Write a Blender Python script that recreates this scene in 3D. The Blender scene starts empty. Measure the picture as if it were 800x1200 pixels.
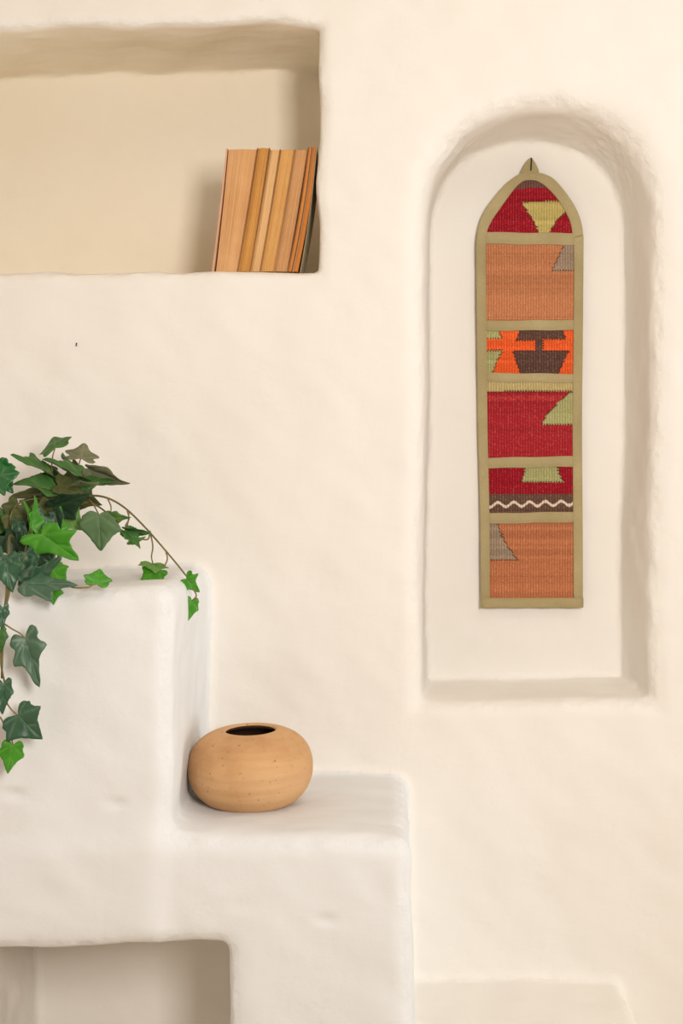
import bpy, bmesh, math, random
import numpy as np
from mathutils import Vector

random.seed(7)
rng = np.random.default_rng(11)
scene = bpy.context.scene
COL = scene.collection

# ------------------------------------------------------------------ frame
CAMD = 1.8            # camera to wall face
CAMZ = 1.2
K = 0.00125           # metres per photo pixel on the wall face (y = 0)
HX, HY = 446.0, 549.0  # principal point of the view


def P(px, py, y=0.0):
    s = K * (CAMD + y) / CAMD
    return Vector(((px - HX) * s, y, CAMZ + (HY - py) * s))


def lin(r, g, b):
    f = lambda c: (c / 255 / 12.92) if c / 255 <= 0.04045 else ((c / 255 + 0.055) / 1.055) ** 2.4
    return (f(r), f(g), f(b))


# ------------------------------------------------------------------ helpers
def mesh_obj(name, verts, faces, mats, parent=None, smooth=True, face_mat=None):
    me = bpy.data.meshes.new(name)
    verts = np.asarray(verts, dtype=np.float32)
    me.from_pydata([tuple(map(float, v)) for v in verts], [], [tuple(map(int, f)) for f in faces])
    for m in (mats if isinstance(mats, (list, tuple)) else [mats]):
        me.materials.append(m)
    if face_mat is not None:
        me.polygons.foreach_set('material_index', np.asarray(face_mat, dtype=np.int32))
    if smooth:
        me.polygons.foreach_set('use_smooth', [True] * len(me.polygons))
    me.update()
    o = bpy.data.objects.new(name, me)
    COL.objects.link(o)
    if parent is not None:
        o.parent = parent
        o.matrix_parent_inverse = parent.matrix_world.inverted()
    return o


def recalc(o):
    bm = bmesh.new()
    bm.from_mesh(o.data)
    bmesh.ops.recalc_face_normals(bm, faces=bm.faces)
    bm.to_mesh(o.data)
    bm.free()


def empty(name, loc, label=None, cat=None, group=None):
    o = bpy.data.objects.new(name, None)
    o.empty_display_size = 0.05
    COL.objects.link(o)
    o.location = loc
    bpy.context.view_layer.update()
    tag(o, label, cat, group)
    return o


def tag(o, label=None, cat=None, group=None, kind=None):
    if label: o['label'] = label
    if cat: o['category'] = cat
    if group: o['group'] = group
    if kind: o['kind'] = kind
    return o


def catmull(pts, n):
    pts = [Vector(p) for p in pts]
    if len(pts) == 2:
        return [pts[0].lerp(pts[1], i / n) for i in range(n + 1)]
    ext = [pts[0] * 2 - pts[1]] + pts + [pts[-1] * 2 - pts[-2]]
    out = []
    for i in range(1, len(ext) - 2):
        p0, p1, p2, p3 = ext[i - 1:i + 3]
        for j in range(n):
            t = j / n
            out.append(0.5 * ((2 * p1) + (p2 - p0) * t + (2 * p0 - 5 * p1 + 4 * p2 - p3) * t * t
                              + (3 * p1 - p0 - 3 * p2 + p3) * t ** 3))
    out.append(pts[-1])
    return out


def tube(pts, r0, r1, seg=7, n=6):
    c = catmull(pts, n)
    verts, faces = [], []
    up = Vector((0.13, 0.97, 0.2)).normalized()
    for i, p in enumerate(c):
        t = (c[min(i + 1, len(c) - 1)] - c[max(i - 1, 0)])
        t = t.normalized() if t.length > 1e-9 else Vector((0, 0, 1))
        a = t.cross(up)
        if a.length < 1e-4:
            a = t.orthogonal()
        a.normalize()
        b = t.cross(a).normalized()
        r = r0 + (r1 - r0) * i / (len(c) - 1)
        for k in range(seg):
            w = 2 * math.pi * k / seg
            verts.append(p + a * (r * math.cos(w)) + b * (r * math.sin(w)))
    for i in range(len(c) - 1):
        for k in range(seg):
            k2 = (k + 1) % seg
            faces.append((i * seg + k, i * seg + k2, (i + 1) * seg + k2, (i + 1) * seg + k))
    faces.append(tuple(range(seg))[::-1])
    faces.append(tuple((len(c) - 1) * seg + k for k in range(seg)))
    return verts, faces


# ------------------------------------------------------------------ node helpers
def newmat(name, rough=0.9, spec=0.3):
    m = bpy.data.materials.new(name)
    m.use_nodes = True
    nt = m.node_tree
    b = nt.nodes['Principled BSDF']
    b.inputs['Roughness'].default_value = rough
    b.inputs['Specular IOR Level'].default_value = spec
    return m, nt, b


def N(nt, typ, **kw):
    n = nt.nodes.new(typ)
    for k, v in kw.items():
        if k in n.inputs:
            n.inputs[k].default_value = v
        else:
            setattr(n, k, v)
    return n


def ramp(nt, src, stops):
    r = nt.nodes.new('ShaderNodeValToRGB')
    el = r.color_ramp.elements
    el[0].position, el[0].color = stops[0][0], (*stops[0][1], 1)
    el[1].position, el[1].color = stops[-1][0], (*stops[-1][1], 1)
    for p, c in stops[1:-1]:
        e = el.new(p)
        e.color = (*c, 1)
    nt.links.new(src, r.inputs[0])
    return r


def mixc(nt, fac, a, b, blend='MIX'):
    m = nt.nodes.new('ShaderNodeMix')
    m.data_type = 'RGBA'
    m.blend_type = blend
    for sock, v in ((m.inputs[0], fac), (m.inputs[6], a), (m.inputs[7], b)):
        if isinstance(v, (int, float)):
            sock.default_value = v
        elif isinstance(v, tuple):
            sock.default_value = (*v, 1)
        else:
            nt.links.new(v, sock)
    return m.outputs[2]


def coords(nt, scale=(1, 1, 1)):
    tc = N(nt, 'ShaderNodeTexCoord')
    mp = N(nt, 'ShaderNodeMapping')
    mp.inputs['Scale'].default_value = scale
    nt.links.new(tc.outputs['Object'], mp.inputs[0])
    return mp.outputs[0]


def plaster(name, base, dark):
    m, nt, b = newmat(name, 0.93, 0.12)
    co = coords(nt)
    n1 = N(nt, 'ShaderNodeTexNoise', Scale=3.2, Detail=4.0, Roughness=0.55)
    n2 = N(nt, 'ShaderNodeTexNoise', Scale=11.0, Detail=6.0, Roughness=0.6)
    n3 = N(nt, 'ShaderNodeTexNoise', Scale=55.0, Detail=5.0, Roughness=0.55)
    n4 = N(nt, 'ShaderNodeTexNoise', Scale=260.0, Detail=3.0, Roughness=0.6)
    for n in (n1, n2, n3, n4):
        nt.links.new(co, n.inputs['Vector'])
    r1 = ramp(nt, n1.outputs[0], [(0.32, dark), (0.68, base)])
    nt.links.new(r1.outputs[0], b.inputs['Base Color'])
    # trowel ridges: stretched noise
    st = coords(nt, (1.0, 1.0, 3.5))
    n5 = N(nt, 'ShaderNodeTexNoise', Scale=9.0, Detail=5.0, Roughness=0.5)
    nt.links.new(st, n5.inputs['Vector'])
    # patches where the plaster is rougher
    pr = ramp(nt, n2.outputs[0], [(0.45, (0.06,) * 3), (0.75, (0.6,) * 3)])
    mul = N(nt, 'ShaderNodeMath', operation='MULTIPLY')
    ctr_ = N(nt, 'ShaderNodeMath', operation='SUBTRACT')
    nt.links.new(n3.outputs[0], ctr_.inputs[0])
    ctr_.inputs[1].default_value = 0.5
    nt.links.new(ctr_.outputs[0], mul.inputs[0])
    eg = N(nt, 'ShaderNodeAttribute', attribute_name='edge')
    ad = N(nt, 'ShaderNodeMath', operation='MULTIPLY_ADD')
    nt.links.new(eg.outputs['Fac'], ad.inputs[0])
    ad.inputs[1].default_value = 1.8
    nt.links.new(pr.outputs[0], ad.inputs[2])
    nt.links.new(ad.outputs[0], mul.inputs[1])
    b1 = N(nt, 'ShaderNodeBump', Strength=0.13, Distance=0.006)
    b2 = N(nt, 'ShaderNodeBump', Strength=0.42, Distance=0.006)
    b3 = N(nt, 'ShaderNodeBump', Strength=0.12, Distance=0.001)
    nt.links.new(n5.outputs[0], b1.inputs['Height'])
    nt.links.new(mul.outputs[0], b2.inputs['Height'])
    nt.links.new(n4.outputs[0], b3.inputs['Height'])
    nt.links.new(b1.outputs[0], b2.inputs['Normal'])
    nt.links.new(b2.outputs[0], b3.inputs['Normal'])
    nt.links.new(b3.outputs[0], b.inputs['Normal'])
    return m


M_WALL = plaster('cream_plaster', (0.845, 0.812, 0.765), (0.83, 0.793, 0.737))
M_STEP = plaster('step_plaster_shade_tint', (0.775, 0.785, 0.795), (0.75, 0.755, 0.76))  # the block's dimmer, cooler shade is put into this plaster colour
M_RECESS = plaster('recess_warm_bounce_plaster', (0.885, 0.81, 0.68), (0.87, 0.785, 0.645))  # warm bounce light inside the shelf recess, painted into the plaster colour
M_FLOOR, _nt, _b = newmat('floor_tile', 0.6)
_n = N(_nt, 'ShaderNodeTexNoise', Scale=6.0, Detail=5.0)
_nt.links.new(coords(_nt), _n.inputs['Vector'])
_r = ramp(_nt, _n.outputs[0], [(0.3, (0.68, 0.52, 0.36)), (0.7, (0.76, 0.60, 0.42))])
_nt.links.new(_r.outputs[0], _b.inputs['Base Color'])

M_CEIL, _nt, _b = newmat('ceiling_boards', 0.6)
_n = N(_nt, 'ShaderNodeTexNoise', Scale=6.0, Detail=5.0)
_nt.links.new(coords(_nt, (1, 12, 1)), _n.inputs['Vector'])
_r = ramp(_nt, _n.outputs[0], [(0.3, (0.58, 0.38, 0.19)), (0.7, (0.68, 0.47, 0.25))])
_nt.links.new(_r.outputs[0], _b.inputs['Base Color'])


# ------------------------------------------------------------------ masonry as a distance field
def smin(a, b, k):
    h = np.clip(0.5 + 0.5 * (b - a) / k, 0, 1)
    return b * (1 - h) + a * h - k * h * (1 - h)


def smax(a, b, k):
    return -smin(-a, -b, k)


def box(x, y, z, x0, x1, y0, y1, z0, z1, r):
    qx = np.abs(x - (x0 + x1) / 2) - ((x1 - x0) / 2 - r)
    qy = np.abs(y - (y0 + y1) / 2) - ((y1 - y0) / 2 - r)
    qz = np.abs(z - (z0 + z1) / 2) - ((z1 - z0) / 2 - r)
    out = np.sqrt(np.maximum(qx, 0) ** 2 + np.maximum(qy, 0) ** 2 + np.maximum(qz, 0) ** 2)
    return out + np.minimum(np.maximum(qx, np.maximum(qy, qz)), 0) - r


XR_SHELF = P(373, 0).x
Z_SHELF0 = P(0, 317.5).z
Z_SHELF1 = P(0, 30).z
SHELF_D = 0.234
NICHE_D = 0.145
STEP_Y = -0.312
X_UP = P(241, 0).x
Z_UP = P(0, 667).z
X_LOW = 0.041
Z_LOW = P(0, 907).z
X_LEDGE = P(727, 0).x
Z_LEDGE = P(0, 1149).z


def sd_wall(x, y, z):
    d = -y + 0 * x + 0 * z
    # shelf recess
    zt = z + 0.005 * np.sin(9 * x + 0.6) + 0.003 * np.sin(21 * x + 2.0) + 0.0016 * np.sin(47 * x + 30 * y) - 0.02 * np.clip(y, -0.05, 0.3)
    xs = x + 0.003 * np.sin(17 * z) + 0.002 * np.sin(39 * z + 1)
    cut = np.maximum(np.maximum(xs - XR_SHELF, -0.86 - x), np.maximum(zt - Z_SHELF1, Z_SHELF0 - z - 0.0012 * np.sin(8 * x)))
    cut = smax(cut, y - SHELF_D, 0.012)
    d = smax(d, -cut, 0.018)
    # arched niche
    cx = P(631, 0).x + 0.004 * np.sin(4.2 * z + 0.3) + 0.0025 * np.sin(11 * z)
    R = 0.1705 - 0.0165 * np.clip(y, 0, 0.2) / 0.145
    zc = P(0, 262).z
    zz = np.maximum(z - zc, 0)
    n = 2.25
    ax = np.abs(x - cx)
    prof = (ax ** n + (zz * 0.97) ** n) ** (1 / n) - R
    prof = smax(prof, P(0, 823).z - z - 0.002 * np.sin(14 * x) + 0.075 * np.clip(y, -0.02, 0.2), 0.008)
    prof = smax(prof, y - NICHE_D, 0.006)
    t = np.clip((z - 0.95) / 0.7, 0, 1)
    return smax(d, -prof, 0.026 + 0.012 * t)


def sd_step(x, y, z):
    xw = x + 0.0035 * np.sin(11 * z + 0.5) + 0.0015 * np.sin(29 * z)
    zw = z + 0.003 * np.sin(10 * x + 1.0) + 0.0015 * np.sin(27 * x)
    up = box(xw, y, zw, -1.6, X_UP, STEP_Y, 0.5, -0.5, Z_UP, 0.024)
    low = box(xw, y, zw, -1.6, X_LOW, STEP_Y, 0.5, -0.5, Z_LOW, 0.024)
    d = smin(up, low, 0.022)
    s = K * (CAMD + STEP_Y) / CAMD
    cut = box(x + 0.003 * np.sin(13 * z), y, z + 0.003 * np.sin(9 * x), -0.50, (267 - HX) * s, -0.8, -0.02, 0.12,
              CAMZ + (HY - 1113) * s, 0.012)
    return smax(d, -cut, 0.03)


def sd_ledge(x, y, z):
    zw = z + 0.004 * (x - 0.1) + 0.0012 * np.sin(23 * x)
    return box(x, y, zw, -0.1, X_LEDGE, STEP_Y, 0.5, -0.5, Z_LEDGE, 0.018)


def surface_nets(F, x, y, z):
    nx, ny, nz = F.shape
    S = F < 0
    c = np.zeros((nx - 1, ny - 1, nz - 1), np.int8)
    for i in (0, 1):
        for j in (0, 1):
            for k in (0, 1):
                c += S[i:nx - 1 + i, j:ny - 1 + j, k:nz - 1 + k]
    act = (c > 0) & (c < 8)
    idx = np.full(act.shape, -1, np.int64)
    I, J, Kk = np.nonzero(act)
    idx[I, J, Kk] = np.arange(len(I))
    acc = np.zeros((len(I), 3))
    cnt = np.zeros(len(I))
    corners = [(i, j, k) for i in (0, 1) for j in (0, 1) for k in (0, 1)]
    for a in corners:
        for ax in range(3):
            if a[ax] == 1:
                continue
            b = list(a)
            b[ax] = 1
            fa = F[I + a[0], J + a[1], Kk + a[2]]
            fb = F[I + b[0], J + b[1], Kk + b[2]]
            m = (fa < 0) != (fb < 0)
            t = np.where(m, fa / np.where(m, fa - fb, 1), 0)
            p = np.stack([np.full(len(I), float(a[0])), np.full(len(I), float(a[1])), np.full(len(I), float(a[2]))], 1)
            p[:, ax] += t
            acc[m] += p[m]
            cnt[m] += 1
    loc = acc / cnt[:, None]
    h = (x[1] - x[0], y[1] - y[0], z[1] - z[0])
    V = np.stack([x[I] + loc[:, 0] * h[0], y[J] + loc[:, 1] * h[1], z[Kk] + loc[:, 2] * h[2]], 1)
    quads = []
    for ax in range(3):
        o1, o2 = [(1, 2), (2, 0), (0, 1)][ax]
        lo = [slice(None)] * 3
        hi = [slice(None)] * 3
        lo[ax] = slice(0, -1)
        hi[ax] = slice(1, None)
        e = S[tuple(lo)] != S[tuple(hi)]
        flip = S[tuple(lo)]
        A = np.argwhere(e)
        ok = (A[:, o1] > 0) & (A[:, o2] > 0) & (A[:, o1] < F.shape[o1] - 1) & (A[:, o2] < F.shape[o2] - 1)
        A = A[ok]
        fl = flip[A[:, 0], A[:, 1], A[:, 2]]
        d1 = np.zeros(3, int); d1[o1] = 1
        d2 = np.zeros(3, int); d2[o2] = 1
        g = lambda B: idx[B[:, 0], B[:, 1], B[:, 2]]
        q = np.stack([g(A - d1 - d2), g(A - d2), g(A), g(A - d1)], 1)
        q[~fl] = q[~fl][:, ::-1]
        quads.append(q)
    return V, np.concatenate(quads)


H = 0.005
gx = np.arange(-1.0, 0.9001, H)
gy = np.arange(-0.345, 0.2601, H)
gz = np.arange(0.0, 2.1001, H)
X, Y, Z = (gx[:, None, None].astype(np.float32), gy[None, :, None].astype(np.float32), gz[None, None, :].astype(np.float32))
Fw = sd_wall(X, Y, Z)
Fs = sd_step(X, Y, Z)
Fl = sd_ledge(X, Y, Z)
F = smin(smin(Fw, Fs, 0.016), Fl, 0.014)
V, Q = surface_nets(F, gx, gy, gz)
# vertex normals
fn = np.cross(V[Q[:, 2]] - V[Q[:, 0]], V[Q[:, 3]] - V[Q[:, 1]])
vn = np.zeros_like(V)
for k in range(4):
    np.add.at(vn, Q[:, k], fn)
vn /= np.maximum(np.linalg.norm(vn, axis=1, keepdims=True), 1e-9)


def wob(p, wl, n, seed):
    r = np.random.default_rng(seed)
    out = np.zeros(len(p))
    for _ in range(n):
        d = r.normal(size=3)
        d /= np.linalg.norm(d)
        out += np.sin(p @ d * (2 * math.pi / (wl * r.uniform(0.7, 1.5))) + r.uniform(0, 6.28))
    return out / math.sqrt(n)


edge = np.clip(1 - np.abs(vn).max(1), 0, 0.3) / 0.3
amp = 0.0011 * wob(V, 0.14, 10, 1) + 0.0006 * wob(V, 0.06, 12, 2) + 0.00022 * wob(V, 0.026, 16, 3) + edge * (0.0010 * wob(V, 0.045, 12, 4) + 0.0007 * wob(V, 0.019, 18, 5))
# small chips in the front of the steps
for (px, py, w, dep) in ((18, 931, 0.012, 0.006), (137, 942, 0.011, 0.005), (382, 1078, 0.012, 0.004), (60, 1052, 0.03, 0.0015),
                         (285, 1060, 0.02, 0.0015)):
    c = P(px, py, STEP_Y)
    dd = ((V[:, 0] - c.x) / w) ** 2 + ((V[:, 2] - c.z) / (w * 0.45)) ** 2 + ((V[:, 1] - c.y) / 0.03) ** 2
    amp -= dep * np.exp(-dd)
V = V + vn * amp[:, None]

ctr = V[Q].mean(1)
cw, cs, cl = (f(ctr[:, 0], ctr[:, 1], ctr[:, 2]) for f in (sd_wall, sd_step, sd_ledge))
lab = np.argmin(np.stack([cw, cs - 0.001, cl]), 0)


def sub(lbl):
    q = Q[lab == lbl]
    u, inv = np.unique(q, return_inverse=True)
    return V[u], inv.reshape(q.shape), edge[u]


def fast_mesh(name, v, q, mat, eg):
    me = bpy.data.meshes.new(name)
    me.vertices.add(len(v))
    me.vertices.foreach_set('co', v.astype(np.float32).ravel())
    me.loops.add(q.size)
    me.loops.foreach_set('vertex_index', q.astype(np.int32).ravel())
    me.polygons.add(len(q))
    me.polygons.foreach_set('loop_start', np.arange(0, q.size, 4, dtype=np.int32))
    me.polygons.foreach_set('loop_total', np.full(len(q), 4, dtype=np.int32))
    me.update(calc_edges=True)
    me.polygons.foreach_set('use_smooth', [True] * len(q))
    me.materials.append(mat)
    ea = me.attributes.new('edge', 'FLOAT', 'POINT')
    ea.data.foreach_set('value', eg.astype(np.float32))
    o = bpy.data.objects.new(name, me)
    COL.objects.link(o)
    tag(o, kind='structure')
    return o


v, q, eg = sub(0)
# plain continuation of the wall beyond the modelled stretch
ext = np.array([(-1.0, 0, 2.0975), (2.6, 0, 2.0975), (2.6, 0, 2.7), (-1.0, 0, 2.7), (0.8975, 0, 0), (2.6, 0, 0), (2.6, 0, 2.0975), (0.8975, 0, 2.0975)])
n0 = len(v)
v = np.concatenate([v, ext])
eg = np.concatenate([eg, np.zeros(len(ext))])
q = np.concatenate([q, np.array([[0, 1, 2, 3], [4, 5, 6, 7]]) + n0])
wb = fast_mesh('wall_back', v, q, M_WALL, eg)
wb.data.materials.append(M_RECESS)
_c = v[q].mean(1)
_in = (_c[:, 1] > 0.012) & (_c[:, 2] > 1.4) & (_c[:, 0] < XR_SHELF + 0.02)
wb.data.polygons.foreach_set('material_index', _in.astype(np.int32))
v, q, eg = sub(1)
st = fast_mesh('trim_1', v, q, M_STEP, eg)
st.data.materials.append(M_WALL)  # cubby inside takes the warmer plaster colour in place of warm light
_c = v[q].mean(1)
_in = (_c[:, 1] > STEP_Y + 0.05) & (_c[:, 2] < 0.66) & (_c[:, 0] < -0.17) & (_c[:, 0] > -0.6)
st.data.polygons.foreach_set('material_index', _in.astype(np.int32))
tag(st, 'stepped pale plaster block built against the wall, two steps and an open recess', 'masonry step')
v, q, eg = sub(2)
ld = fast_mesh('trim_2', v, q, M_WALL, eg)
tag(ld, 'low cream plaster ledge at the bottom right of the wall', 'masonry ledge')


def plane(name, pts, mat):
    return tag(mesh_obj(name, pts, [(0, 1, 2, 3)], mat, smooth=False), kind='structure')


plane('floor', [(-1.0, 0.3, 0), (-1.0, -4.2, 0), (2.6, -4.2, 0), (2.6, 0.3, 0)], M_FLOOR)
plane('ceiling', [(-1.0, 0.3, 2.7), (2.6, 0.3, 2.7), (2.6, -4.2, 2.7), (-1.0, -4.2, 2.7)], M_CEIL)
plane('wall_left', [(-1.0, 0.3, 0), (-1.0, 0.3, 2.7), (-1.0, -4.2, 2.7), (-1.0, -4.2, 0)], M_WALL)

# ------------------------------------------------------------------ books
def pages_mat(name, c):
    m, nt, b = newmat(name, 0.85, 0.15)
    uv = N(nt, 'ShaderNodeUVMap')
    mp = N(nt, 'ShaderNodeMapping')
    mp.inputs['Scale'].default_value = (260, 1.3, 1)
    nt.links.new(uv.outputs[0], mp.inputs[0])
    n = N(nt, 'ShaderNodeTexNoise', Scale=4.0, Detail=3.0)
    nt.links.new(mp.outputs[0], n.inputs['Vector'])
    n2 = N(nt, 'ShaderNodeTexNoise', Scale=22.0, Detail=3.0)
    nt.links.new(coords(nt), n2.inputs['Vector'])
    d = tuple(x * 0.76 for x in c)
    r = ramp(nt, n.outputs[0], [(0.33, d), (0.6, c)])
    r2 = ramp(nt, n2.outputs[0], [(0.3, (0.88, 0.8, 0.72)), (0.7, (1, 1, 1))])
    nt.links.new(mixc(nt, 0.8, r.outputs[0], r2.outputs[0], 'MULTIPLY'), b.inputs['Base Color'])
    bp = N(nt, 'ShaderNodeBump', Strength=0.3, Distance=0.0006)
    nt.links.new(n.outputs[0], bp.inputs['Height'])
    nt.links.new(bp.outputs[0], b.inputs['Normal'])
    return m


def paint(name, c, rough=0.6, var=0.12, scale=30.0):
    m, nt, b = newmat(name, rough, 0.3)
    n = N(nt, 'ShaderNodeTexNoise', Scale=scale, Detail=4.0)
    nt.links.new(coords(nt), n.inputs['Vector'])
    r = ramp(nt, n.outputs[0], [(0.3, tuple(x * (1 - var) for x in c)), (0.7, c)])
    nt.links.new(r.outputs[0], b.inputs['Base Color'])
    return m


BK_Y = 0.022
BS = K * (CAMD + BK_Y) / CAMD
BZ0 = Z_SHELF0 + 0.0018
# (bottom left px, bottom right px, top left, top right, top py, bow px, page colour, cover colour, label)
books = [
    (247.6, 278.0, 264.8, 301.2, 174.0, 1.2, (226, 176, 124), (214, 164, 132), 'thick aged paperback with pinkish tan front cover, leftmost of the leaning row'),
    (278.0, 293.0, 301.6, 316.0, 172.6, 1.0, (214, 158, 88), (176, 124, 74), 'slim paperback with dark ochre page edges, second from the left in the row'),
    (293.0, 304.4, 316.2, 328.2, 174.6, 1.0, (234, 192, 138), (206, 158, 106), 'slim paperback with the palest cream tan page edges in the row'),
    (304.6, 321.4, 328.4, 345.4, 174.6, 1.2, (226, 174, 108), (206, 158, 106), 'medium paperback with golden tan page edges, in the middle of the row'),
    (321.4, 336.4, 345.4, 360.4, 174.8, 1.6, (214, 164, 114), (206, 164, 120), 'medium paperback with dull brown page edges and a pale cover line'),
    (336.4, 342.4, 360.8, 366.0, 171.8, 4.2, (220, 150, 82), (170, 112, 64), 'thin paperback with orange page edges, second from the right in the row'),
    (342.4, 349.0, 366.0, 371.2, 170.8, 5.0, (224, 146, 74), (206, 196, 168), 'thin curved orange paperback with grey-green back cover, rightmost in the row'),
]


BOWS = [(1.0, 1.0), (1.0, 1.0), (1.0, 1.0), (1.0, 1.1), (1.1, 1.4), (3.6, 4.2), (4.4, 5.4)]


def book(i, bl, br, tl, tr, tpy, bow, pc, cc, label):
    zt = CAMZ + (HY - tpy) * BS
    h = zt - BZ0
    zb_px = HY - (BZ0 - CAMZ) / BS
    nl = 14
    y0, y1 = BK_Y, BK_Y + 0.108 + 0.004 * math.sin(i * 2.1)

    def xl(t, side):
        a, b = (bl + 0.2, tl + 0.2) if side == 0 else (br - 0.2, tr - 0.2)
        e = BOWS[i][side]
        return ((a + (b - a) * t + e * 4 * t * (1 - t) * 0.5) - HX) * BS
    root = empty('book', (xl(0, 0), y0, BZ0), label, 'book', 'aged paperbacks leaning in the shelf recess')
    pm, cm = pages_mat('page_edges_%d' % i, lin(*pc)), paint('book_cover_%d' % i, lin(*cc))
    ct = 0.0004 if i else 0.0036
    # page block: a stack of leaves, gently wavy on the fore edge
    nw = max(4, int((br - bl) * 1.2))
    verts, faces, uvs = [], [], []
    for l in range(nl + 1):
        t = l / nl
        a, b = xl(t, 0) + (0.0062 * (1 - 0.45 * t) if i == 0 else ct * 1.3), xl(t, 1) - 0.0005
        z = BZ0 + 0.001 + (h - 0.002) * t
        ring = []
        for k in range(nw + 1):
            u = k / nw
            wave = 0.0007 * math.sin(u * 9 + i) + 0.0004 * math.sin(u * 31 + i * 3)
            ring.append((a + (b - a) * u, y0 + 0.0004 + wave * 0.6 + 0.002 * (2 * u - 1) ** 2, z))
        ring += [(b, y1 - 0.0012, z), (a, y1 - 0.0012, z)]
        verts += ring
        uvs += [((bl + (br - bl) * k / nw) * BS, t * h) for k in range(nw + 1)] + [(br * BS, t * h), (bl * BS, t * h)]
    m = nw + 3
    for l in range(nl):
        for k in range(m):
            k2 = (k + 1) % m
            faces.append((l * m + k, l * m + k2, (l + 1) * m + k2, (l + 1) * m + k))
    faces.append(tuple(range(m))[::-1])
    faces.append(tuple(nl * m + k for k in range(m)))
    o = mesh_obj('page_block', verts, faces, pm, root, smooth=False)
    uvl = o.data.uv_layers.new(name='UVMap')
    for lp in o.data.loops:
        uvl.data[lp.index].uv = uvs[lp.vertex_index]
    # cover: front board, rounded spine, back board as one bent sheet
    prof = []
    verts, faces = [], []
    for l in range(nl + 1):
        t = l / nl
        a, b = xl(t, 0), xl(t, 1)
        z = BZ0 + h * t
        spine = [(a + (b - a) * s, y1 + 0.0015 * math.sin(math.pi * s)) for s in np.linspace(0, 1, 6)]
        fl = 0.0
        outer = [(a - fl, y0 - 0.0008), (a, y0 + 0.02)] + spine + [(b, y0 + 0.02), (b + (0.004 * (1 - t) ** 2 if i == 6 else 0), y0 - 0.0004)]
        cxm = (a + b) / 2
        inner = []
        for (px_, py_) in outer:
            sx = ct * (1 - 0.4 * t) if px_ < cxm else -0.0004
            inner.append((px_ + sx, py_ - (0.0005 if py_ > y1 - 0.001 else 0)))
        ring = [(x_, y_, z) for x_, y_ in outer] + [(x_, y_, z) for x_, y_ in inner[::-1]]
        verts += ring
    m = len(ring)
    for l in range(nl):
        for k in range(m):
            k2 = (k + 1) % m
            faces.append((l * m + k, l * m + k2, (l + 1) * m + k2, (l + 1) * m + k))
    half = m // 2
    for lv in (0, nl):
        for k in range(half - 1):
            f = (lv * m + k, lv * m + k + 1, lv * m + m - 2 - k, lv * m + m - 1 - k)
            faces.append(f if lv else f[::-1])
    o = mesh_obj('cover', verts, faces, cm, root, smooth=False)
    recalc(o)


for i, a in enumerate(books):
    book(i, *a)

# ------------------------------------------------------------------ vase
def lathe(profile, seg=72):
    verts, faces = [], []
    n = len(profile)
    for r, z in profile:
        for k in range(seg):
            w = 2 * math.pi * k / seg
            verts.append((r * math.cos(w), r * math.sin(w), z))
    for i in range(n - 1):
        for k in range(seg):
            k2 = (k + 1) % seg
            faces.append((i * seg + k, i * seg + k2, (i + 1) * seg + k2, (i + 1) * seg + k))
    faces.append(tuple(range(seg))[::-1])
    faces.append(tuple((n - 1) * seg + k for k in range(seg)))
    return verts, faces


M_CLAY, nt, b = newmat('buff_clay', 0.88, 0.2)
co = coords(nt)
n1 = N(nt, 'ShaderNodeTexNoise', Scale=9.0, Detail=5.0, Roughness=0.6)
n2 = N(nt, 'ShaderNodeTexNoise', Scale=260.0, Detail=2.0)
nt.links.new(co, n1.inputs['Vector'])
nt.links.new(co, n2.inputs['Vector'])
band = coords(nt, (1.5, 1.5, 22.0))
n3 = N(nt, 'ShaderNodeTexNoise', Scale=4.0, Detail=4.0)
nt.links.new(band, n3.inputs['Vector'])
r1 = ramp(nt, n1.outputs[0], [(0.3, lin(190, 142, 98)), (0.5, lin(208, 164, 118)), (0.72, lin(214, 172, 128))])
r3 = ramp(nt, n3.outputs[0], [(0.35, (0.86, 0.83, 0.80)), (0.6, (1, 1, 1))])
c1 = mixc(nt, 0.8, r1.outputs[0], r3.outputs[0], 'MULTIPLY')
r2 = ramp(nt, n2.outputs[0], [(0.675, (0, 0, 0)), (0.74, (0.7,) * 3)])
c2 = mixc(nt, r2.outputs[0], c1, lin(120, 74, 40))
nt.links.new(c2, b.inputs['Base Color'])
bp = N(nt, 'ShaderNodeBump', Strength=0.25, Distance=0.001)
nt.links.new(n3.outputs[0], bp.inputs['Height'])
bp2 = N(nt, 'ShaderNodeBump', Strength=0.4, Distance=0.0008, invert=True)
nt.links.new(r2.outputs[0], bp2.inputs['Height'])
nt.links.new(bp.outputs[0], bp2.inputs['Normal'])
nt.links.new(bp2.outputs[0], b.inputs['Normal'])
M_CLAYIN = paint('clay_inside_shade', lin(74, 46, 32), 0.9)  # vase inside: shade within the mouth painted in as a darker clay colour

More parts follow.
